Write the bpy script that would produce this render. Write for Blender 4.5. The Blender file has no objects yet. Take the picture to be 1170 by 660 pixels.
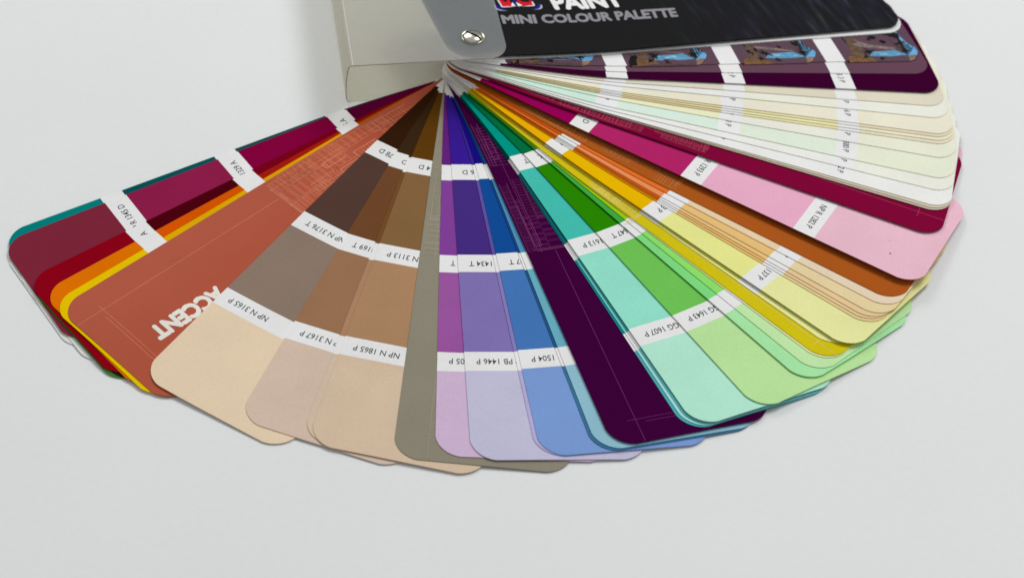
import bpy, bmesh, math, random
import numpy as np
from mathutils import Matrix, Vector

MM = 0.001
scene = bpy.context.scene
COL = scene.collection
W = 50.0
INNER = -10.0

# ------------------------------------------------------------------ materials
def lin(c):
    v = c / 255.0
    return v / 12.92 if v <= 0.04045 else ((v + 0.055) / 1.055) ** 2.4
K = 0.80
MATS = {}
def paint(rgb, rough=0.5, k=None, spec=0.0, grain=0.065, gscale=60):
    """printed, lightly coated card stock: base colour with a very fine paper grain"""
    key = (tuple(rgb), rough, k, spec, grain, gscale)
    if key in MATS:
        return MATS[key]
    kk = k or K
    lo = 0.0012
    col = [min(0.86, max(lo, (lin(c) - 0.002) / kk)) for c in rgb]
    m = bpy.data.materials.new('card_paint')
    m.use_nodes = True
    nt = m.node_tree
    b = nt.nodes['Principled BSDF']
    b.inputs['Roughness'].default_value = rough
    b.inputs['Specular IOR Level'].default_value = spec
    tc = nt.nodes.new('ShaderNodeTexCoord')
    n1 = nt.nodes.new('ShaderNodeTexNoise')
    n1.inputs['Scale'].default_value = 1400
    n1.inputs['Detail'].default_value = 3
    nt.links.new(tc.outputs['Object'], n1.inputs['Vector'])
    n2 = nt.nodes.new('ShaderNodeTexNoise')
    n2.inputs['Scale'].default_value = gscale
    n2.inputs['Detail'].default_value = 4
    nt.links.new(tc.outputs['Object'], n2.inputs['Vector'])
    add = nt.nodes.new('ShaderNodeMath'); add.operation = 'ADD'
    nt.links.new(n1.outputs['Fac'], add.inputs[0]); nt.links.new(n2.outputs['Fac'], add.inputs[1])
    mr = nt.nodes.new('ShaderNodeMapRange')
    mr.inputs['From Min'].default_value = 0.6; mr.inputs['From Max'].default_value = 1.4
    mr.inputs['To Min'].default_value = 1 - grain; mr.inputs['To Max'].default_value = 1 + grain
    nt.links.new(add.outputs[0], mr.inputs['Value'])
    mx = nt.nodes.new('ShaderNodeVectorMath'); mx.operation = 'SCALE'
    mx.inputs[0].default_value = col
    nt.links.new(mr.outputs['Result'], mx.inputs['Scale'])
    nt.links.new(mx.outputs['Vector'], b.inputs['Base Color'])
    bp = nt.nodes.new('ShaderNodeBump')
    bp.inputs['Strength'].default_value = 0.12
    bp.inputs['Distance'].default_value = 0.00005
    nt.links.new(n1.outputs['Fac'], bp.inputs['Height'])
    nt.links.new(bp.outputs['Normal'], b.inputs['Normal'])
    MATS[key] = m
    return m

WHITE = (228, 229, 223)
INK = (62, 68, 72)

def table_material():
    m = bpy.data.materials.new('white_tabletop')
    m.use_nodes = True
    nt = m.node_tree
    b = nt.nodes['Principled BSDF']
    b.inputs['Roughness'].default_value = 0.6
    b.inputs['Specular IOR Level'].default_value = 0.25
    tc = nt.nodes.new('ShaderNodeTexCoord')
    n = nt.nodes.new('ShaderNodeTexNoise'); n.inputs['Scale'].default_value = 500; n.inputs['Detail'].default_value = 4
    nt.links.new(tc.outputs['Object'], n.inputs['Vector'])
    n2 = nt.nodes.new('ShaderNodeTexNoise'); n2.inputs['Scale'].default_value = 14; n2.inputs['Detail'].default_value = 3
    nt.links.new(tc.outputs['Object'], n2.inputs['Vector'])
    # a few pin-head specks of dust and nicks
    vo = nt.nodes.new('ShaderNodeTexVoronoi'); vo.inputs['Scale'].default_value = 17
    nt.links.new(tc.outputs['Object'], vo.inputs['Vector'])
    sp = nt.nodes.new('ShaderNodeMapRange'); sp.inputs['From Min'].default_value = 0.010; sp.inputs['From Max'].default_value = 0.02
    sp.inputs['To Min'].default_value = 0.72; sp.inputs['To Max'].default_value = 1.0
    nt.links.new(vo.outputs['Distance'], sp.inputs['Value'])
    cr = nt.nodes.new('ShaderNodeValToRGB')
    cr.color_ramp.elements[0].position = 0.3; cr.color_ramp.elements[0].color = (0.785, 0.798, 0.802, 1)
    cr.color_ramp.elements[1].position = 0.7; cr.color_ramp.elements[1].color = (0.82, 0.834, 0.84, 1)
    mxf = nt.nodes.new('ShaderNodeMix'); mxf.data_type = 'FLOAT'; mxf.inputs['Factor'].default_value = 0.5
    nt.links.new(n.outputs['Fac'], mxf.inputs['A']); nt.links.new(n2.outputs['Fac'], mxf.inputs['B'])
    nt.links.new(mxf.outputs['Result'], cr.inputs['Fac'])
    sc = nt.nodes.new('ShaderNodeVectorMath'); sc.operation = 'SCALE'
    nt.links.new(cr.outputs['Color'], sc.inputs[0]); nt.links.new(sp.outputs['Result'], sc.inputs['Scale'])
    nt.links.new(sc.outputs['Vector'], b.inputs['Base Color'])
    bp = nt.nodes.new('ShaderNodeBump'); bp.inputs['Strength'].default_value = 0.15; bp.inputs['Distance'].default_value = 0.0001
    nt.links.new(n.outputs['Fac'], bp.inputs['Height']); nt.links.new(bp.outputs['Normal'], b.inputs['Normal'])
    return m

def frosted_material():
    m = bpy.data.materials.new('frosted_plastic')
    m.use_nodes = True
    nt = m.node_tree
    out = nt.nodes['Material Output']
    b = nt.nodes['Principled BSDF']
    tc = nt.nodes.new('ShaderNodeTexCoord')
    n = nt.nodes.new('ShaderNodeTexNoise'); n.inputs['Scale'].default_value = 900; n.inputs['Detail'].default_value = 3
    nt.links.new(tc.outputs['Object'], n.inputs['Vector'])
    cr = nt.nodes.new('ShaderNodeValToRGB')
    cr.color_ramp.elements[0].position = 0.3; cr.color_ramp.elements[0].color = (*FROST[0], 1)
    cr.color_ramp.elements[1].position = 0.7; cr.color_ramp.elements[1].color = (*FROST[1], 1)
    nt.links.new(n.outputs['Fac'], cr.inputs['Fac']); nt.links.new(cr.outputs['Color'], b.inputs['Base Color'])
    b.inputs['Roughness'].default_value = 0.38
    b.inputs['Specular IOR Level'].default_value = 0.4
    bp = nt.nodes.new('ShaderNodeBump'); bp.inputs['Strength'].default_value = 0.25; bp.inputs['Distance'].default_value = 0.0001
    nt.links.new(n.outputs['Fac'], bp.inputs['Height']); nt.links.new(bp.outputs['Normal'], b.inputs['Normal'])
    t = nt.nodes.new('ShaderNodeBsdfTransparent'); t.inputs['Color'].default_value = (1.0, 0.985, 0.94, 1)
    tl = nt.nodes.new('ShaderNodeBsdfTranslucent'); tl.inputs['Color'].default_value = (1.0, 0.98, 0.90, 1)
    m1 = nt.nodes.new('ShaderNodeMixShader'); m1.inputs['Fac'].default_value = 0.5
    nt.links.new(b.outputs[0], m1.inputs[1]); nt.links.new(tl.outputs[0], m1.inputs[2])
    mx = nt.nodes.new('ShaderNodeMixShader'); mx.inputs['Fac'].default_value = FROST[2]
    nt.links.new(m1.outputs[0], mx.inputs[1]); nt.links.new(t.outputs[0], mx.inputs[2])
    nt.links.new(mx.outputs[0], out.inputs['Surface'])
    return m
FROST = ((0.57, 0.62, 0.67), (0.64, 0.69, 0.74), 0.66)

def metal_material(name, col, rough):
    m = bpy.data.materials.new(name)
    m.use_nodes = True
    nt = m.node_tree
    b = nt.nodes['Principled BSDF']
    b.inputs['Metallic'].default_value = 1
    b.inputs['Base Color'].default_value = (*col, 1)
    tc = nt.nodes.new('ShaderNodeTexCoord')
    n = nt.nodes.new('ShaderNodeTexNoise'); n.inputs['Scale'].default_value = 1200
    nt.links.new(tc.outputs['Object'], n.inputs['Vector'])
    mr = nt.nodes.new('ShaderNodeMapRange'); mr.inputs['To Min'].default_value = rough * .7; mr.inputs['To Max'].default_value = rough * 1.4
    nt.links.new(n.outputs['Fac'], mr.inputs['Value']); nt.links.new(mr.outputs[0], b.inputs['Roughness'])
    return m

def cover_material():
    """black night-skyline print: near-black laminate with faint coloured vertical streaks"""
    m = bpy.data.materials.new('black_cover_print')
    m.use_nodes = True
    nt = m.node_tree
    b = nt.nodes['Principled BSDF']
    b.inputs['Roughness'].default_value = 0.4
    b.inputs['Specular IOR Level'].default_value = 0.10
    tc = nt.nodes.new('ShaderNodeTexCoord')
    mp = nt.nodes.new('ShaderNodeMapping')
    mp.inputs['Rotation'].default_value = (0, 0, math.radians(-21.8))
    nt.links.new(tc.outputs['Object'], mp.inputs['Vector'])
    mp2 = nt.nodes.new('ShaderNodeMapping'); mp2.inputs['Scale'].default_value = (420, 60, 1)
    nt.links.new(mp.outputs[0], mp2.inputs['Vector'])
    n = nt.nodes.new('ShaderNodeTexNoise'); n.inputs['Scale'].default_value = 1; n.inputs['Detail'].default_value = 4
    nt.links.new(mp2.outputs[0], n.inputs['Vector'])
    cr = nt.nodes.new('ShaderNodeValToRGB')
    e = cr.color_ramp.elements
    e[0].position = 0.40; e[0].color = (0.004, 0.0038, 0.005, 1)
    e[1].position = 0.80; e[1].color = (0.042, 0.047, 0.045, 1)
    x = e.new(0.55); x.color = (0.009, 0.009, 0.015, 1)
    nt.links.new(n.outputs['Fac'], cr.inputs['Fac'])
    # the picture fades in towards the far end of the cover
    sep = nt.nodes.new('ShaderNodeSeparateXYZ'); nt.links.new(mp.outputs[0], sep.inputs[0])
    mr = nt.nodes.new('ShaderNodeMapRange'); mr.inputs['From Min'].default_value = 0.06; mr.inputs['From Max'].default_value = 0.13
    nt.links.new(sep.outputs['X'], mr.inputs['Value'])
    n3 = nt.nodes.new('ShaderNodeTexNoise'); n3.inputs['Scale'].default_value = 45; n3.inputs['Detail'].default_value = 3
    nt.links.new(mp.outputs[0], n3.inputs['Vector'])
    hue = nt.nodes.new('ShaderNodeValToRGB')
    h = hue.color_ramp.elements
    h[0].position = 0.38; h[0].color = (0.85, 0.75, 1.25, 1)
    h[1].position = 0.62; h[1].color = (0.8, 1.15, 0.7, 1)
    nt.links.new(n3.outputs['Fac'], hue.inputs['Fac'])
    mul = nt.nodes.new('ShaderNodeMix'); mul.data_type = 'RGBA'; mul.blend_type = 'MULTIPLY'; mul.inputs['Factor'].default_value = 1
    nt.links.new(cr.outputs['Color'], mul.inputs['A']); nt.links.new(hue.outputs['Color'], mul.inputs['B'])
    mx = nt.nodes.new('ShaderNodeMix'); mx.data_type = 'RGBA'
    mx.inputs['A'].default_value = (0.004, 0.0038, 0.005, 1)
    nt.links.new(mr.outputs[0], mx.inputs['Factor']); nt.links.new(mul.outputs['Result'], mx.inputs['B'])
    nt.links.new(mx.outputs['Result'], b.inputs['Base Color'])
    return m

# ------------------------------------------------------------------ cards, bottom of the deck to top
# key: (stack level, angle in degrees, offset of the near long edge from the rivet, length past the rivet), millimetres
GEO = {
'wa': (0.00, -143.30, 10.60, 167.00),
'wb': (1.00, -140.60, 10.00, 166.80),
'teal': (2.00, -144.85, 12.42, 164.47),
'maroon': (3.00, -143.49, 12.58, 166.00),
'green0': (4.00, -137.40, 8.90, 166.80),
'black0': (5.00, -136.90, 9.20, 165.80),
'red': (6.00, -137.68, 10.12, 166.42),
'orange': (7.00, -134.81, 10.74, 165.41),
'yellow': (8.00, -132.54, 11.31, 165.89),
'accent': (9.00, -131.54, 11.05, 165.07),
'b6': (11.33, -119.12, 10.36, 165.57),
'b7': (12.33, -107.70, 10.77, 164.06),
'b7b': (13.33, -100.63, 11.62, 163.87),
'b8': (14.33, -100.11, 10.94, 165.08),
'b9': (15.33, -92.06, 9.74, 164.69),
'b10': (16.33, -87.91, 9.78, 162.73),
'b11': (17.67, -84.59, 9.17, 163.85),
'b11b': (18.67, -79.10, 6.42, 163.34),
'b12': (19.67, -79.04, 5.41, 163.66),
'b13a': (20.67, -72.99, 7.49, 164.52),
'b13b': (21.67, -72.76, 7.15, 164.12),
'b14': (24.17, -70.92, 8.07, 163.86),
'b15': (25.17, -63.64, 6.62, 164.53),
'b16': (26.17, -63.29, 6.62, 164.42),
'b17': (27.17, -62.93, 6.66, 164.30),
'b18': (29.83, -62.60, 6.87, 164.47),
'b19': (31.83, -55.42, 7.60, 166.37),
'b20': (34.17, -48.55, 8.84, 165.38),
'b21': (35.17, -46.36, 9.80, 164.72),
'b22': (36.17, -43.88, 11.81, 163.35),
'b23': (37.17, -43.47, 12.19, 163.16),
'b23b': (38.17, -41.67, 11.07, 161.26),
'b24': (42.17, -40.42, 12.17, 164.92),
'p0': (43.17, -35.97, 12.42, 164.08),
'p1': (44.17, -35.74, 11.98, 163.77),
'p2': (45.17, -35.34, 11.90, 164.02),
'p3': (46.17, -34.18, 12.81, 164.65),
'p4': (47.17, -32.27, 13.29, 164.63),
'rust': (48.17, -30.95, 13.24, 164.12),
'pink': (55.83, -29.00, 10.05, 166.34),
'pink2': (56.83, -17.20, 11.00, 164.90),
'mardiv': (59.00, -19.50, 11.62, 164.36),
'w0': (60.67, -15.13, 11.44, 164.64),
'w1': (61.67, -14.73, 11.61, 164.70),
'w2': (62.67, -14.07, 12.13, 164.69),
'w3': (63.67, -10.28, 14.01, 164.60),
'w4': (64.67, -7.58, 14.77, 164.58),
'w5': (65.67, -4.08, 13.59, 164.97),
'w6': (66.67, -1.34, 14.13, 164.88),
'w7': (67.67, -0.88, 13.88, 164.79),
'w8': (68.67, -0.27, 13.87, 164.77),
'w9': (69.67, 0.03, 13.37, 164.71),
'w10': (70.67, 3.14, 13.14, 164.55),
'w11': (71.67, 5.74, 13.67, 164.38),
'plum': (74.33, 8.55, 14.55, 164.08),
'mauve': (75.33, 12.34, 14.53, 162.96),
'photo': (76.33, 14.91, 13.79, 162.57),
'wcov': (78.33, 20.20, 11.40, 163.40),
'cover': (83.33, 21.41, 12.54, 162.71),
}
BEND = {k: 80.0 for k in ('p0', 'p1', 'p2', 'p3', 'p4', 'rust')}
BEND.update({k: 66.0 for k in ('b22', 'b23', 'b23b', 'b24')})
KEYS = list(GEO)
_base = np.array([GEO[k][0] for k in KEYS])
_th = np.maximum.accumulate(np.array([GEO[k][1] for k in KEYS]))
_g = np.linspace(-200, 60, 521)
_idx = np.interp(_g, _th, _base)
for _ in range(2):
    _idx = np.convolve(np.pad(_idx, 7, mode='edge'), np.ones(15) / 15, 'valid')
_g = _g + 14.5
def zsurf(base, x, y):
    """height (mm) of a card's top face: fanned cards sink from the rivet stack onto the cards under them"""
    r = math.hypot(x, y); ph = math.degrees(math.atan2(y, x))
    if ph > 90: ph -= 360
    b = float(np.interp(ph, _g, _idx)); w = min(max(r / 170.0, 0), 1.15)
    return (1 - w) * (0.255 * base + 0.7) + w * (0.4 + 0.25 * max(base - b, -1))
def place(key, s, t, dz=0.0):
    base, a, d, L = GEO[key]; a = math.radians(a)
    b0 = BEND.get(key, 50.0)
    if s < b0: t = t + (9.4 - d) * min(1.2, (b0 - s) / (b0 - 4.0)) ** 1.5   # cards are bent slightly sideways so all share one punched hole
    x = s * math.cos(a) + t * math.sin(a); y = s * math.sin(a) - t * math.cos(a)
    return Vector((x * MM, y * MM, (zsurf(base, x, y) + dz) * MM))

# ------------------------------------------------------------------ helpers
def link(name, me, parent=None, label=None):
    o = bpy.data.objects.new(name, me); COL.objects.link(o)
    if parent is not None: o.parent = parent
    if label: o['label'] = label
    return o
def rounded(x0, x1, y0, y1, radii, n=8, flat=0.0):
    """counter-clockwise outline; radii for corners (x0,y0),(x1,y0),(x1,y1),(x0,y1)"""
    pts = []
    for (cx, cy, a0, r) in ((x0 + radii[0], y0 + radii[0], 180, radii[0]), (x1 - radii[1], y0 + radii[1], 270, radii[1]),
                            (x1 - radii[2], y1 - radii[2], 0, radii[2]), (x0 + radii[3], y1 - radii[3], 90, radii[3])):
        for k in range(n + 1):
            a = math.radians(a0 + 90 * k / n)
            ax, ay = cx + r * math.cos(a), cy + r * math.sin(a)
            if flat:
                a1, a2 = math.radians(a0), math.radians(a0 + 90); q = k / n
                bx = cx + r * (math.cos(a1) * (1 - q) + math.cos(a2) * q); by = cy + r * (math.sin(a1) * (1 - q) + math.sin(a2) * q)
                ax, ay = ax + (bx - ax) * flat, ay + (by - ay) * flat
            pts.append((ax, ay))
    return pts
def card_mesh(key, regions, mats, thick=0.185, ro=7.0, ri=8.0):
    """one card: outline cut along its colour fields, bent over the stack, then given its thickness.
    regions: list of (s_from, s_to, slot)"""
    base, a, d, L = GEO[key]
    bm = bmesh.new()
    # local (s, -t) plane is right handed seen from above
    pts = rounded(INNER, L, -d, W - d, (ri, ro, ro, ri), 8, 0.2)
    bm.faces.new([bm.verts.new((p[0], p[1], 0)) for p in pts])
    cuts = sorted({round(r[0], 3) for r in regions if INNER < r[0] < L} | {float(v) for v in range(-8, int(L), 3)})
    for s in cuts:
        bmesh.ops.bisect_plane(bm, geom=bm.verts[:] + bm.edges[:] + bm.faces[:], plane_co=(s, 0, 0), plane_no=(1, 0, 0), dist=1e-4)
    for k in range(1, 20):
        bmesh.ops.bisect_plane(bm, geom=bm.verts[:] + bm.edges[:] + bm.faces[:], plane_co=(0, -d + 2.5 * k, 0), plane_no=(0, 1, 0), dist=1e-4)
    for f in bm.faces:
        c = f.calc_center_median()
        for s0, s1, slot in regions:
            if s0 <= c.x < s1: f.material_index = slot
        if f.normal.z < 0: f.normal_flip()
    top = list(bm.faces)
    ret = bmesh.ops.duplicate(bm, geom=bm.verts[:] + bm.edges[:] + bm.faces[:])
    vm = ret['vert_map']
    low = [g for g in ret['geom'] if isinstance(g, bmesh.types.BMFace)]
    bmesh.ops.reverse_faces(bm, faces=low)
    topset = set(top)
    for e in [e for e in bm.edges if len(e.link_faces) == 1 and e.link_faces[0] in topset]:
        f = e.link_faces[0]
        l = [l for l in f.loops if l.edge == e][0]
        v0, v1 = l.vert, l.link_loop_next.vert
        nf = bm.faces.new((v1, v0, vm[v0], vm[v1])); nf.material_index = f.material_index
    ups = set(v for f in top for v in f.verts)
    for v in bm.verts:
        s, t = v.co.x, -v.co.y
        v.co = place(key, s, t, 0 if v in ups else -thick)
    for f in bm.faces: f.smooth = f in topset
    for e in bm.edges:
        if any(f in topset for f in e.link_faces) and not all(f in topset for f in e.link_faces): e.smooth = False
    me = bpy.data.meshes.new('card'); bm.to_mesh(me); bm.free()
    for m in mats: me.materials.append(m)
    return me

def text_mesh(body, bold=0.0):
    cu = bpy.data.curves.new('t', 'FONT'); cu.body = body; cu.offset = bold; cu.resolution_u = 3; cu.size = 1
    o = bpy.data.objects.new('t', cu); COL.objects.link(o)
    dg = bpy.context.evaluated_depsgraph_get()
    me = bpy.data.meshes.new_from_object(o.evaluated_get(dg))
    bpy.data.objects.remove(o); bpy.data.curves.remove(cu)
    vs = [(v.co.x, v.co.y) for v in me.vertices]; fs = [tuple(p.vertices) for p in me.polygons]
    bpy.data.meshes.remove(me)
    return vs, fs
class Print:
    """ink lying on a card: text, lines and patches in card coordinates, linked as one mesh"""
    def __init__(self, key, lift=0.045):
        self.key, self.lift, self.v, self.f, self.m, self.mats = key, lift, [], [], [], []
    def slot(self, m):
        if m not in self.mats: self.mats.append(m)
        return self.mats.index(m)
    def poly(self, pts, mat, lift=None):
        n = len(self.v); L = self.lift if lift is None else lift
        area = sum(a[0] * b[1] - a[1] * b[0] for a, b in zip(pts, pts[1:] + pts[:1]))
        if area > 0: pts = pts[::-1]           # t runs clockwise, so reverse to face up
        self.v += [place(self.key, s, t, L) for s, t in pts]
        self.f.append(tuple(range(n, n + len(pts)))); self.m.append(self.slot(mat))
    def line(self, a, b, w, mat):
        dx, dy = b[0] - a[0], b[1] - a[1]; l = math.hypot(dx, dy) or 1
        nx, ny = -dy / l * w / 2, dx / l * w / 2
        n = max(1, int(l / 6))
        for k in range(n):
            p = (a[0] + dx * k / n, a[1] + dy * k / n); q = (a[0] + dx * (k + 1) / n, a[1] + dy * (k + 1) / n)
            self.poly([(p[0] + nx, p[1] + ny), (q[0] + nx, q[1] + ny), (q[0] - nx, q[1] - ny), (p[0] - nx, p[1] - ny)], mat)
    def heavy(self, body, fn, mat, wt):
        """heavier weight: the outline laid down several times, each a hair's breadth aside and above"""
        keep = self.lift
        for k, (dx, dy) in enumerate(((0, 0), (wt, 0), (-wt, 0), (0, wt), (0, -wt), (wt * .7, wt * .7), (-wt * .7, wt * .7), (wt * .7, -wt * .7), (-wt * .7, -wt * .7))):
            self.lift = keep + .002 * k
            self.text(body, lambda u, v, asp: fn(u + dx / asp, v + dy, asp), mat)
        self.lift = keep
    def text(self, body, fn, mat, bold=0.0):
        vs, fs = text_mesh(body, bold)
        x0 = min(v[0] for v in vs); x1 = max(v[0] for v in vs); y1 = max(v[1] for v in vs)
        n = len(self.v)
        self.v += [place(self.key, *fn((x - x0) / (x1 - x0), y / y1, (x1 - x0) / y1), self.lift) for x, y in vs]
        self.f += [tuple(i + n for i in f) for f in fs]; self.m += [self.slot(mat)] * len(fs)
    def build(self, name, parent, label=None):
        me = bpy.data.meshes.new(name); me.from_pydata([tuple(v) for v in self.v], [], self.f)
        for m in self.mats: me.materials.append(m)
        for p, i in zip(me.polygons, self.m): p.material_index = i
        me.update()
        return link(name, me, parent, label)

# ------------------------------------------------------------------ the table
bm = bmesh.new()
for p in bmesh.ops.create_cube(bm, size=1)['verts']:
    p.co = Vector((p.co.x * 1.8, p.co.y * 1.4 + 0.05, p.co.z * 0.03 - 0.015))
bmesh.ops.bevel(bm, geom=bm.edges[:], offset=0.004, segments=3, affect='EDGES')
me = bpy.data.meshes.new('tabletop'); bm.to_mesh(me); bm.free()
me.materials.append(table_material())
tab = link('white_tabletop', me); tab['kind'] = 'structure'
tab['label'] = 'plain white tabletop under the fanned colour deck'; tab['category'] = 'table'

# ------------------------------------------------------------------ the fan deck
deck = bpy.data.objects.new('paint_fan_deck', None); COL.objects.link(deck)
deck.empty_display_size = 0.02
deck['label'] = 'paint colour fan deck spread in an arc of coloured cards from a screw post'
deck['category'] = 'colour fan deck'

S1, S2, S3, S4 = (9, 43.0), (50.3, 84.0), (91.5, 124.0), (131.3, 200)
def stripes(key, seed):
    r = random.Random(seed); j = r.uniform(-.35, .35); j2 = r.uniform(-1.2, .8)
    return [(INNER - 1, 8.6 + j2, 0), (8.6 + j2, 43 + j, 1), (43 + j, 50.3 + j, 0), (50.3 + j, 84.1 + j, 2),
            (84.1 + j, 91.5 + j, 0), (91.5 + j, 124 + j, 3), (124 + j, 131.3 + j, 0), (131.3 + j, 300, 4)]

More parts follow.
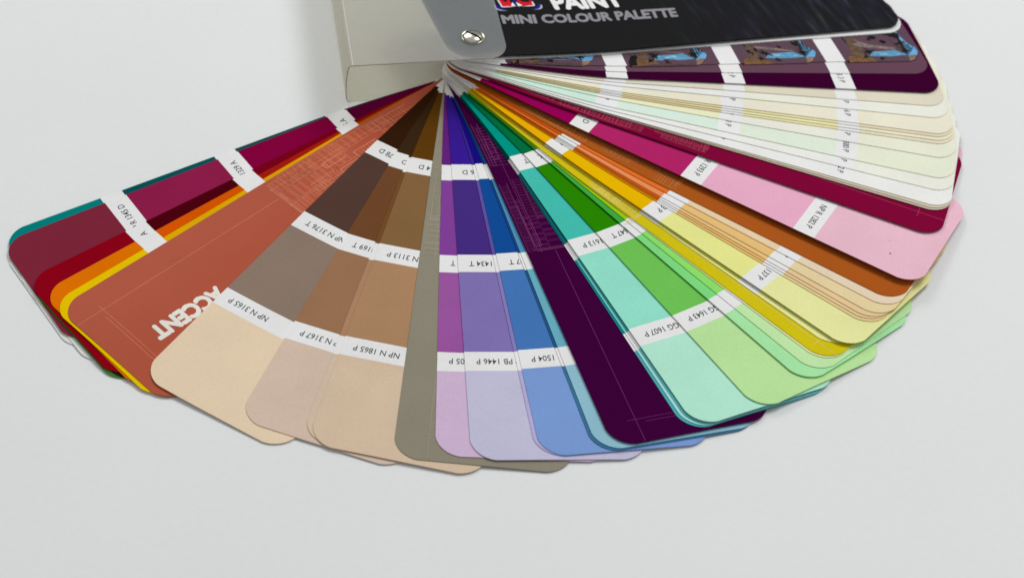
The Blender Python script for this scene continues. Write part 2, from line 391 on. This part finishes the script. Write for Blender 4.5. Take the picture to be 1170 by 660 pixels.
# shade cards: four colours (from the rivet outwards), three code strips, description
SHADE = {
'wa': ([(206, 207, 202), (206, 207, 202), (206, 207, 202), (206, 207, 202)], (), 'near-white card, lowest in the fan'),
'wb': ([(210, 211, 206), (210, 211, 206), (210, 211, 206), (210, 211, 206)], (), 'near-white card under the teal one'),
'teal': ([(0, 59, 61), (21, 73, 73), (13, 77, 80), (0, 118, 116)], (), 'dark teal shades card'),
'maroon': ([(83, 0, 48), (122, 2, 57), (132, 30, 70), (118, 38, 56)], ('NP R 1326 A', 'NP R 1329 A', 'NP R 1345 D'), 'maroon and magenta shades card'),
'green0': ([(19, 88, 38), (19, 88, 38), (19, 88, 38), (58, 118, 38)], (), 'green shades card hidden but for its end'),
'black0': ([(30, 24, 28), (30, 24, 28), (30, 24, 28), (32, 27, 36)], (), 'near-black card hidden but for its end'),
'red': ([(117, 15, 19), (112, 5, 27), (72, 0, 19), (131, 2, 26)], ('A', 'A', '1 A'), 'dark red shades card'),
'orange': ([(146, 39, 9), (152, 29, 17), (201, 81, 0), (210, 107, 4)], (), 'orange shades card'),
'yellow': ([(165, 88, 0), (203, 149, 14), (206, 159, 9), (222, 182, 4)], (), 'bright yellow shades card'),
'b6': ([(50, 29, 17), (79, 57, 50), (132, 114, 101), (215, 194, 167)], ('NP N 3178 D', 'NP N 3176 T', 'NP N 3165 P'), 'dark brown to beige shades card'),
'b7': ([(56, 39, 23), (104, 67, 42), (145, 107, 80), (199, 177, 161)], ('NP N 3171 D', 'NP N 3169 T', 'NP N 3167 P'), 'brown to pinkish beige shades card'),
'b7b': ([(59, 38, 21), (110, 73, 41), (163, 123, 95), (198, 178, 157)], (), 'tan shades card showing only an edge'),
'b8': ([(90, 57, 19), (124, 93, 60), (162, 125, 93), (200, 178, 154)], ('NP N 3114 D', 'NP N 3113 P', 'NP N 1865 P'), 'olive brown to light tan shades card'),
'b10': ([(96, 35, 119), (122, 61, 144), (145, 81, 150), (194, 169, 197)], ('NP P 1501 D', 'NP P 1503 T', 'NP P 1505 P'), 'purple to lilac shades card'),
'b11': ([(54, 29, 138), (66, 44, 120), (121, 107, 167), (183, 180, 204)], ('NP PB 1436 D', 'NP PB 1434 T', 'NP PB 1446 P'), 'violet to pale lavender shades card'),
'b11b': ([(58, 39, 132), (88, 79, 151), (126, 118, 175), (171, 163, 201)], (), 'lavender shades card showing only an edge'),
'b12': ([(26, 17, 121), (21, 71, 140), (65, 110, 172), (115, 146, 200)], ('NP PB 1510 D', 'NP PB 1507 T', 'NP PB 1504 P'), 'navy to light blue shades card'),
'b13a': ([(18, 55, 116), (29, 67, 122), (37, 81, 122), (59, 107, 141)], (), 'steel blue shades card showing only an edge'),
'b13b': ([(32, 90, 151), (75, 135, 173), (99, 163, 181), (135, 178, 195)], (), 'sky blue shades card under the purple divider'),
'b15': ([(0, 77, 87), (15, 99, 110), (29, 123, 132), (78, 158, 166)], (), 'deep teal shades card showing only an edge'),
'b16': ([(0, 87, 93), (41, 131, 137), (112, 192, 188), (153, 210, 205)], (), 'pale teal shades card showing only an edge'),
'b17': ([(0, 89, 93), (18, 105, 114), (61, 152, 155), (94, 174, 180)], (), 'mid teal shades card showing only an edge'),
'b18': ([(10, 139, 125), (65, 177, 164), (137, 208, 188), (168, 223, 196)], ('NP BGG 1614 T', 'NP BGG 1613 P', 'NP BGG 1607 P'), 'teal to pale mint shades card'),
'b19': ([(0, 104, 59), (40, 125, 8), (104, 182, 81), (175, 214, 149)], ('NP BGG 1648 K', 'NP BGG 1647 T', 'NP BGG 1643 P'), 'dark green to light green shades card'),
'b20': ([(39, 127, 38), (60, 158, 64), (119, 204, 121), (158, 218, 158)], (), 'fresh green shades card with mint end'),
'b21': ([(126, 177, 0), (148, 188, 21), (134, 208, 102), (181, 219, 160)], (), 'lime to pale green shades card'),
'b22': ([(165, 158, 57), (209, 196, 105), (224, 226, 156), (219, 221, 162)], (), 'pale cream yellow card showing only an edge'),
'b23b': ([(228, 177, 28), (220, 197, 59), (228, 221, 125), (228, 221, 144)], (), 'soft yellow shades card'),
'b24': ([(232, 163, 14), (230, 170, 10), (233, 224, 136), (232, 219, 152)], ('NP YO 1132 D', 'NP YO 1133 P', 'NP YO 1137 P'), 'golden to pale yellow shades card'),
'p0': ([(195, 108, 9), (201, 123, 28), (219, 177, 116), (216, 192, 144)], (), 'thin edge of an apricot shades card'),
'p1': ([(185, 103, 9), (182, 104, 11), (219, 177, 106), (219, 192, 144)], (), 'thin edge of a tan shades card'),
'p2': ([(200, 93, 38), (205, 92, 39), (226, 182, 125), (219, 188, 144)], (), 'narrow peach shades card'),
'p3': ([(209, 108, 48), (220, 134, 83), (232, 178, 116), (226, 197, 153)], ('NP YO 1101 T', 'NP YO 1102 P', 'NP YO 1103 P'), 'salmon to peach shades card'),
'p4': ([(195, 85, 21), (210, 105, 39), (228, 193, 158), (225, 198, 173)], (), 'orange to pale peach shades card'),
'pink': ([(139, 0, 78), (166, 36, 96), (217, 160, 185), (221, 173, 189)], ('NP R 1296 D', 'NP R 1293 P', 'NP R 1282 P'), 'magenta to pale pink shades card'),
'pink2': ([(146, 19, 85), (185, 79, 123), (215, 155, 177), (220, 172, 188)], (), 'pink card under the maroon divider'),
'w0': ([(188, 176, 158), (188, 176, 158), (188, 176, 158), (188, 176, 158)], (), 'beige card showing only a thin edge'),
'w1': ([(194, 184, 166), (194, 184, 166), (194, 184, 166), (194, 184, 166)], (), 'light beige card showing only a thin edge'),
'w2': ([(219, 221, 215), (219, 221, 215), (219, 221, 215), (219, 221, 213)], ('NP N 2001 P', 'NP N 2001 P', 'NP N 2002 P'), 'cool white shades card'),
'w3': ([(226, 219, 211), (226, 219, 211), (226, 219, 211), (222, 216, 206)], ('NP N 2011 P', 'NP N 2014 P', 'NP N 2017 P'), 'pinkish white shades card'),
'w4': ([(192, 216, 203), (200, 219, 205), (207, 218, 201), (213, 226, 196)], ('NP G 1381 P', 'NP G 1381 P', 'NP G 1380 P'), 'pale mint shades card'),
'w5': ([(194, 218, 197), (218, 224, 182), (220, 221, 205), (218, 222, 199)], ('NP G 1391 P', 'NP G 1391 P', 'NP G 1391 P'), 'pale grey-green shades card'),
'w6': ([(198, 182, 140), (202, 184, 142), (222, 206, 158), (216, 206, 182)], (), 'cream card showing only a thin tan edge'),
'w7': ([(208, 200, 166), (212, 202, 166), (228, 220, 176), (222, 214, 190)], (), 'cream yellow card showing only a thin edge'),
'w8': ([(204, 190, 148), (208, 194, 150), (220, 204, 156), (214, 200, 174)], (), 'sand card showing only a thin edge'),
'w9': ([(223, 212, 193), (223, 212, 193), (223, 212, 193), (223, 212, 193)], ('NP YO 1216 P', 'NP YO 1216 P', 'NP YO 1216 P'), 'peach cream shades card'),
'w10': ([(226, 222, 213), (226, 222, 213), (228, 222, 203), (229, 227, 207)], ('NP Y 1221 P', 'NP Y 1221 P', 'NP Y 1222 P'), 'warm cream shades card'),
'w11': ([(206, 199, 181), (206, 199, 181), (206, 199, 181), (206, 199, 181)], (), 'greyish beige shades card'),
'plum': ([(55, 0, 43), (55, 0, 43), (55, 0, 43), (55, 0, 43)], ('NP RB 1 P', 'NP RB 2 P', 'NP RB 3 P'), 'deep plum shades card with white strips'),
'mauve': ([(94, 65, 80), (94, 65, 80), (94, 65, 80), (94, 65, 80)], (), 'dusky mauve card with white strips'),
}
DIVIDER = {
'accent': ((163, 73, 49), (206, 130, 102), 'terracotta divider card headed ACCENT with fine line drawing'),
'b9': ((133, 127, 112), (154, 146, 126), 'warm grey divider card with fine line drawing'),
'b14': ((58, 2, 54), (108, 50, 96), 'dark purple divider card with fine line drawing'),
'b23': ((196, 180, 24), (214, 196, 120), 'mustard yellow divider card'),
'rust': ((160, 82, 30), (186, 118, 70), 'rust brown divider card'),
'mardiv': ((118, 14, 52), (166, 72, 92), 'maroon divider card with fine line drawing'),
}

def code_text(pr, key, s, body, ink):
    d = GEO[key][2]; cap = 2.1
    def fn(u, v, asp):
        w = asp * cap * 0.86
        return (s + (v - 0.5) * cap, d - 3.4 - w * (1 - u))
    pr.text(body, fn, ink, 0.004)

def skyline(pr, key, mat, tone, seed):
    """a band of overlapping building outlines drawn across the card, with ruled storeys and toned floors"""
    r = random.Random(seed); d = GEO[key][2]
    lo, hi = d - 49.3, d - 0.5
    for layer in range(4):
        t = hi - r.uniform(0, 1.5)
        while t > lo + 2:
            w = min(r.uniform(1.8, 6.5), t - lo)
            s1 = (85.0, r.uniform(60, 84), r.uniform(44, 66), r.uniform(30, 46))[layer]; s0 = max(20.0, s1 - r.uniform(8, 26))
            ww = r.choice((0.13, 0.17, 0.26)); e = t - w
            pr.line((s0, t), (s1, t), ww, mat); pr.line((s1, t), (s1, e), ww, mat); pr.line((s0, e), (s1, e), ww, mat)
            q = s0 + r.uniform(0, 2)
            kind = r.random()
            if kind < .45:                      # storeys
                st = r.uniform(.7, 1.5)
                while q < s1 - .4:
                    pr.line((q, t - .15), (q, e + .15), r.choice((.11, .11, .2)), mat); q += st
            elif kind < .85:                    # toned floors
                while q < s1 - 1.2:
                    h = r.uniform(.5, 1.3)
                    pr.poly([(q, t - .2), (q + h, t - .2), (q + h, e + .2), (q, e + .2)], tone, pr.lift - .012)
                    if r.random() < .5: pr.line((q + h + .2, t - .2), (q + h + .2, e + .2), .12, mat)
                    q += h + r.uniform(.5, 2.2)
            else:                               # window grid
                for k in range(1, 4): pr.line((s0, t - w * k / 4), (s1, t - w * k / 4), .10, mat)
                while q < s1: pr.line((q, t), (q, e), .10, mat); q += 1.6
            t = e - r.choice((0, 0, .5))
    for tt in (hi - 4, hi - 13, hi - 22, hi - 31):
        pr.line((r.uniform(18, 26), tt), (86, tt + r.uniform(-.3, .3)), 0.14, mat)

for n, key in enumerate(KEYS):
    if key in SHADE:
        cols, codes, lab = SHADE[key]
        mats = [paint(WHITE if key not in ('wa', 'wb', 'w0', 'w1') else cols[0], 0.45)] + [paint(c) for c in cols]
        o = link('colour_card', card_mesh(key, stripes(key, n), mats), deck, lab)
        if codes:
            ink = paint(INK, 0.6)
            for s, body in zip((46.7, 87.9, 127.7), codes):
                pr = Print(key); code_text(pr, key, s, body, ink); pr.build('code_lettering', o)
            if key == 'pink':
                spot = paint((150, 90, 120), 0.6)
                for (s, t, q) in ((153.6, 1.2, .33), (150.1, -12.2, .12), (151.2, -4.5, .15)):
                    pr = Print(key); pr.poly([(s + q * math.cos(a * .7854) * 1.2, t + q * math.sin(a * .7854)) for a in range(8)], spot)
                    pr.build('speck', o)
    elif key in DIVIDER:
        c, lc, lab = DIVIDER[key]
        m = paint(c, 0.4, None, 0.11 if key == 'accent' else 0.0)
        o = link('divider_card', card_mesh(key, [(INNER - 1, 300, 0)], [m]), deck, lab)
        lm = paint(lc, 0.5)
        tone = paint([round(p * .62 + q * .38) for p, q in zip(c, lc)], 0.5)
        pr = Print(key); skyline(pr, key, lm, tone, 11 + n)
        d = GEO[key][2]
        t0 = d - 9.0 if key != 'b23' else d - 4
        pr.line((86, t0), (GEO[key][3] - .3, t0 - .6), 0.16, lm)
        pr.line((155.6, t0 + 2), (155.9, d - 46), 0.14, lm)
        pr.line((156.9, t0 - 3.2), (157.2, d - 42), 0.14, lm)
        pr.line((84.4, t0 + 7), (84.4, t0 - 20), 0.2, lm); pr.line((85.3, t0 + 5.5), (85.3, t0 - 18), 0.16, lm)
        pr.build('line_drawing', o)
        if key == 'accent':
            tx = Print(key, 0.03)
            tx.heavy('ACCENT', lambda u, v, asp: (125.6 + 25.2 * u, -13.6 - 5.3 * v), paint((222, 214, 205), 0.5), 0.085)
            tx.build('heading_lettering', o)

# photo card just under the cover: the same small picture printed in each of its four fields
o = link('photo_card', card_mesh('photo', stripes('photo', 3), [paint(WHITE, .45)] + [paint((88, 68, 80), .35)] * 4), deck,
         'card printed with a row of small pool terrace photographs')
def P(c, g=0.5): return paint(c, 0.4, None, 0.05, g, 520)
dk, tan, mv, mv2 = P((30, 24, 24)), P((92, 74, 62)), P((76, 60, 64), .4), P((86, 64, 76), .2)
pool, foam, sky, leaf = P((84, 142, 176), .3), P((150, 178, 190)), P((96, 156, 200), .2), P((24, 30, 20))
floor_, sand, wall = P((110, 80, 54)), P((128, 104, 84)), P((118, 104, 100))
for k, s0 in enumerate((10.0, 50.9, 92.0, 131.8)):
    q = lambda s, t: (s0 + (s - 131.8), t)
    rr = random.Random(5 + k); pr = Print('photo', 0.01)
    lv = [0.012]
    def patch(pts, m):
        lv[0] += .0007; pr.poly([q(*p) for p in pts], m, lv[0])
    def blob(cs, ct, rs, rt, m, n=9):
        patch([(cs + rs * rr.uniform(.6, 1.1) * math.cos(6.283 * j / n), ct + rt * rr.uniform(.6, 1.1) * math.sin(6.283 * j / n)) for j in range(n)], m)
    patch([(132, 14.4), (132, -16), (161.6, -16), (161.6, 8.5), (160.6, 11.2), (158.6, 13.4), (156, 14.4)], mv)
    patch([(143, 14.4), (146, 9.5), (158, 9.5), (159.6, 12), (156, 14.4)], mv2)
    patch([(139.5, 5), (141, -16), (151, -16), (153.5, 7.5)], wall)
    patch([(149.5, 9), (150.5, -2), (153.5, -4), (155.5, 9)], mv2)
    patch([(132, 14.4), (132, -16), (134.2, -16), (136.2, 2), (134.8, 14.4)], dk)
    patch([(135.2, 11), (136.2, 3.5), (137.0, -3), (139.8, -3), (140.4, 6), (139.6, 11)], tan)
    patch([(132.6, 14.4), (133.4, 10.8), (141.5, 11.2), (143.5, 14.4)], floor_)
    patch([(141.6, 10.9), (143.8, 8.4), (153.2, 7.6), (156.8, 10.6), (150, 11.3)], pool)
    for j in range(7): blob(rr.uniform(144.5, 154), rr.uniform(8.7, 10.3), rr.uniform(.6, 1.6), .22, foam, 7)
    patch([(156.6, 11.5), (157.6, 4), (156.8, -16), (161.6, -16), (161.6, 8.5), (160.4, 10.8)], sky)
    patch([(156, 14.2), (157.2, 10.9), (160.3, 10.4), (158.4, 13.3)], sand)
    patch([(154.6, 6), (154.2, -16), (156.4, -16), (157.2, 9)], mv)
    for j in range(6): blob(rr.uniform(145, 151), rr.uniform(-6, 5), rr.uniform(.5, 1.6), rr.uniform(.5, 1.4), rr.choice((dk, mv2, tan)), 7)
    for j in range(5): blob(rr.uniform(135.5, 140), rr.uniform(3, 10), rr.uniform(.4, .9), rr.uniform(.5, 1.6), rr.choice((dk, tan, floor_)), 7)
    for cs, ct, n, ln in ((142.6, 8.2, 13, 3.0), (140.2, 11.2, 8, 2.0), (156.8, 7.8, 12, 2.6), (155.8, 3.0, 9, 2.6), (146, 12.2, 7, 1.8)):   # palms and shrubs
        blob(cs, ct, ln * .4, ln * .4, leaf)
        for j in range(n):
            a = rr.uniform(0, 6.28); l = ln * rr.uniform(.6, 1.1); c_, s_ = math.cos(a), math.sin(a)
            patch([(cs - .4 * s_, ct + .4 * c_), (cs + l * .6 * c_ - .22 * s_, ct + l * .6 * s_ + .22 * c_), (cs + l * c_, ct + l * s_), (cs + .4 * s_, ct - .4 * c_)], leaf)
    for j in range(14):   # dark shade and foliage across the upper half
        blob(rr.uniform(134, 158), rr.uniform(-12, 4), rr.uniform(.8, 2.6), rr.uniform(.8, 2.4), rr.choice((dk, dk, leaf, mv2, wall)), 8)
    for j in range(5):
        cs = 156.6 + .9 * j; patch([(cs, 11 - j), (cs - .2, -2 + 2 * j), (cs + .35, -2 + 2 * j), (cs + .5, 11 - j)], leaf)
    pr.build('printed_photograph', o)

# white backing board, then the black cover lying on it
link('backing_board', card_mesh('wcov', [(INNER - 1, 300, 0)], [paint((232, 230, 226), .4)], .55, 8, 9), deck, 'thick white board under the black cover')
cover = link('front_cover', card_mesh('cover', [(INNER - 1, 300, 0)], [cover_material()], .35, 7, 9), deck, 'glossy black front cover with title and emblem')
pr = Print('cover', 0.02)
rot = 0.031
pr.heavy('MINI COLOUR PALETTE', lambda u, v, asp: (13.7 + 64.2 * u + v * 0.9, -6.4 + 64.2 * u * rot - 5.1 * v), paint((134, 131, 137), .4), 0.068)
pr.build('title_lettering', cover)
pr = Print('cover', 0.02)
pr.heavy('PAINT', lambda u, v, asp: (35.6 + 25.4 * u + v * 0.6, -14.5 + 25 * u * rot - 8.2 * v), paint((226, 226, 226), .4), 0.075)
pr.build('brand_lettering', cover)
em = Print('cover', 0.015)
def rrect(s0, s1, t0, t1, r, sh=0.0):
    return [(x + sh * (y - t1), y) for x, y in rounded(s0, s1, t0, t1, (r, r, r, r), 5)]
sil, blu, red, wht = paint((176, 178, 196), .35), paint((40, 38, 140), .35), paint((196, 30, 46), .35), paint((238, 232, 238), .35)
sk = -0.045
def block(s0, s1, t0, t1, mat, lift, r=1.0): em.poly(rrect(s0, s1, t0, t1, r, sk), mat, lift)
block(14.2, 31.2, -34.0, -14.6, sil, .015, 2.2)
block(14.7, 30.7, -33.6, -15.1, blu, .022, 1.9)
block(16.7, 28.9, -32.0, -16.9, wht, .029, .5)
block(17.2, 20.9, -31.6, -17.4, red, .036, .3)
block(23.6, 28.4, -31.6, -17.4, red, .036, .3)
em.poly([(21.3, -31.6), (22.4, -20.5), (22.0, -17.3), (22.6, -17.3), (23.1, -20.5), (23.2, -31.6)], blu, .040)
em.poly([(20.3, -17.4), (21.6, -20.0), (21.9, -17.2)], wht, .043)
em.poly([(24.4, -17.4), (23.0, -20.0), (22.7, -17.2)], wht, .043)
em.build('emblem', cover)

# ------------------------------------------------------------------ frosted plastic wrap: bottom leaf, spine, top leaf
A = math.radians(10.6)
HT = 22.95                                  # top face of the upper leaf above the table, mm
TH = 0.45
def sl(e1, e2, z):
    return Vector(((e1 * math.cos(A) - e2 * math.sin(A)) * MM, (e1 * math.sin(A) + e2 * math.cos(A)) * MM, z * MM))
FRONT, RIGHT, LEFT, BACK = -11.4, 9.9, -43.4, 172.0
bm = bmesh.new()
def slab(pts, z0, z1, edge=False):
    up = [bm.verts.new(sl(x, y, z1)) for x, y in pts]; dn = [bm.verts.new(sl(x, y, z0)) for x, y in pts]
    bm.faces.new(up); bm.faces.new(dn[::-1])
    for i in range(len(pts)):
        j = (i + 1) % len(pts); fc = bm.faces.new((up[j], up[i], dn[i], dn[j]))
        if edge and abs(pts[i][1] - FRONT) < .1 and abs(pts[j][1] - FRONT) < .1: fc.material_index = 1  # front cut edge toned to carry the shadow line beneath the leaf
RB = 1.6
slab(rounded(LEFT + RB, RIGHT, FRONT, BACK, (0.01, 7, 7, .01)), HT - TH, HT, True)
slab(rounded(LEFT + RB, RIGHT, FRONT + 9.5, BACK, (0.01, 7, 7, .01)), 0.06, 0.06 + TH * .5)
# spine with folded (rounded) creases
prof = []
for k in range(7):
    a = math.radians(90 + 90 * k / 6); prof.append((LEFT + RB + RB * math.cos(a), HT - RB + RB * math.sin(a)))
for z in (16, 11, 6): prof.append((LEFT - 0.5 + .02 * abs(z - 11) , z))
for k in range(7):
    a = math.radians(180 + 90 * k / 6); prof.append((LEFT + RB + RB * math.cos(a), RB + .06 + RB * math.sin(a)))
def off(i):
    p0 = prof[max(i - 1, 0)]; p1 = prof[min(i + 1, len(prof) - 1)]
    dx, dz = p1[0] - p0[0], p1[1] - p0[1]; l = math.hypot(dx, dz)
    return (-dz / l * TH * .9, dx / l * TH * .9)
rows = []
for i, (x, z) in enumerate(prof):
    o_ = off(i); fr = FRONT + (HT - z) / HT * 9.5
    rows.append([bm.verts.new(sl(x, fr, z)), bm.verts.new(sl(x, BACK, z)), bm.verts.new(sl(x + o_[0], fr, z + o_[1])), bm.verts.new(sl(x + o_[0], BACK, z + o_[1]))])
for a, b in zip(rows, rows[1:]):
    for f in ((a[0], b[0], b[1], a[1]), (a[2], a[3], b[3], b[2]), (a[0], a[2], b[2], b[0]), (a[1], b[1], b[3], a[3])):
        fc = bm.faces.new(f); fc.smooth = False
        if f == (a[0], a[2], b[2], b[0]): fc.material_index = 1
bmesh.ops.recalc_face_normals(bm, faces=bm.faces[:])
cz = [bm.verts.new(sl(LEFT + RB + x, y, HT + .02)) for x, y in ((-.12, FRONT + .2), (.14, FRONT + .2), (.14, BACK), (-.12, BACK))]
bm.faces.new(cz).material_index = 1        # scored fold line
me = bpy.data.meshes.new('sleeve'); bm.to_mesh(me); bm.free()
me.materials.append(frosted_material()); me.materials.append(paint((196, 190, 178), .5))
link('plastic_sleeve', me, deck, 'frosted translucent plastic wrap folded round the rivet end of the deck')

# ------------------------------------------------------------------ screw post: flange and slotted dome
bm = bmesh.new()
NR, NA = 22, 64
R0 = 3.55
ang = math.radians(-33)
def dome(x, y):
    r = min(math.hypot(x, y), R0)
    z = 1.25 * math.sqrt(max(0, 1 - (r / R0) ** 2)) ** .9 + .18
    u = -x * math.sin(ang) + y * math.cos(ang)
    if abs(u) < .43: z = min(z, .62)
    return z
us = sorted(set([round(-R0 + 2 * R0 * k / 40, 4) for k in range(41)] + [-.44, -.42, .42, .44]))
vs_ = [-R0 + 2 * R0 * k / 40 for k in range(41)]
grid = {}
for i, u in enumerate(us):
    half = math.sqrt(max(R0 * R0 - u * u, 1e-6))
    for j, q in enumerate(vs_):
        v = q / R0 * half
        x = v * math.cos(ang) - u * math.sin(ang); y = v * math.sin(ang) + u * math.cos(ang)
        grid[i, j] = bm.verts.new((x, y, dome(x, y)))
for i in range(len(us) - 1):
    for j in range(40):
        try:
            nf = bm.faces.new((grid[i, j], grid[i, j + 1], grid[i + 1, j + 1], grid[i + 1, j]))
            nf.smooth = abs(us[i]) > .43 or abs(us[i + 1]) > .45
            if -.43 < us[i] < .42 or abs(abs(us[i] + us[i + 1]) - .86) < .01: nf.material_index = 1; nf.smooth = False
        except ValueError: pass
bmesh.ops.remove_doubles(bm, verts=bm.verts[:], dist=1e-3)
# skirt and flange ring
prev = None
for r, z in ((R0, .18), (R0, .0), (R0 + .35, .12), (R0 + .35, .0)):
    ring = [bm.verts.new((r * math.cos(2 * math.pi * k / NA), r * math.sin(2 * math.pi * k / NA), z)) for k in range(NA)]
    if prev:
        for k in range(NA): bm.faces.new((prev[k], prev[(k + 1) % NA], ring[(k + 1) % NA], ring[k]))
    prev = ring
bmesh.ops.recalc_face_normals(bm, faces=bm.faces[:])
for v in bm.verts: v.co = Vector(((v.co.x - 0.6) * MM, (v.co.y + 0.1) * MM, (v.co.z + HT + .01) * MM))
me = bpy.data.meshes.new('screw'); bm.to_mesh(me); bm.free()
me.materials.append(metal_material('nickel', (0.62, 0.60, 0.52), 0.2)); me.materials.append(metal_material('shaded_slot', (0.10, 0.085, 0.06), 0.45))  # slot metal is coloured dark to stand in for the shade inside it
link('screw_post', me, deck, 'slotted nickel screw head holding the cards')

# ------------------------------------------------------------------ camera
cam = bpy.data.cameras.new('camera'); co = bpy.data.objects.new('camera', cam); COL.objects.link(co)
r_ = Vector((0.99811989, 0.02310622, 0.05676954)); u_ = Vector((-0.05646485, 0.70692381, 0.70503223)); f_ = Vector((0.02384111, 0.70691217, -0.70689941))
co.matrix_world = Matrix(((r_.x, u_.x, -f_.x, 3.2915 * MM), (r_.y, u_.y, -f_.y, -473.048 * MM), (r_.z, u_.z, -f_.z, 378.416 * MM), (0, 0, 0, 1)))
cam.sensor_fit = 'HORIZONTAL'; cam.sensor_width = 36; cam.lens = 36 * 2000.18 / 1170
cam.clip_start = 0.01; cam.clip_end = 50
cam.dof.use_dof = True; cam.dof.focus_distance = 0.535; cam.dof.aperture_fstop = 16
scene.camera = co

# ------------------------------------------------------------------ light: soft ceiling panels, dim room
def area(name, loc, target, size, power, col):
    l = bpy.data.lights.new(name, 'AREA'); l.shape = 'RECTANGLE'; l.size, l.size_y = size; l.energy = power; l.color = col
    o = bpy.data.objects.new(name, l); COL.objects.link(o); o.location = loc
    o.rotation_euler = (Vector(target) - Vector(loc)).to_track_quat('-Z', 'Y').to_euler()
area('ceiling_panel', (0.75, 0.75, 1.55), (0, -.05, 0), (0.7, 0.6), 15.5, (1.0, 0.995, 0.98))
area('ceiling_panel', (-0.55, 1.15, 1.2), (0, -.05, 0), (0.8, 0.5), 5.8, (1.0, 1.0, 0.99))
w = bpy.data.worlds.new('World'); scene.world = w; w.use_nodes = True
bg = w.node_tree.nodes['Background']; bg.inputs['Strength'].default_value = 0.46
wt = w.node_tree; wc = wt.nodes.new('ShaderNodeTexCoord'); ws = wt.nodes.new('ShaderNodeSeparateXYZ'); wr = wt.nodes.new('ShaderNodeValToRGB')
wr.color_ramp.elements[0].position = 0.0; wr.color_ramp.elements[0].color = (0.15, 0.15, 0.147, 1)
wr.color_ramp.elements[1].position = 0.75; wr.color_ramp.elements[1].color = (0.97, 0.99, 0.985, 1)
wt.links.new(wc.outputs['Generated'], ws.inputs[0]); wt.links.new(ws.outputs['Z'], wr.inputs['Fac']); wt.links.new(wr.outputs['Color'], bg.inputs['Color'])

scene.view_settings.view_transform = 'Standard'; scene.view_settings.look = 'None'
scene.view_settings.exposure = 0.06; scene.view_settings.gamma = 1
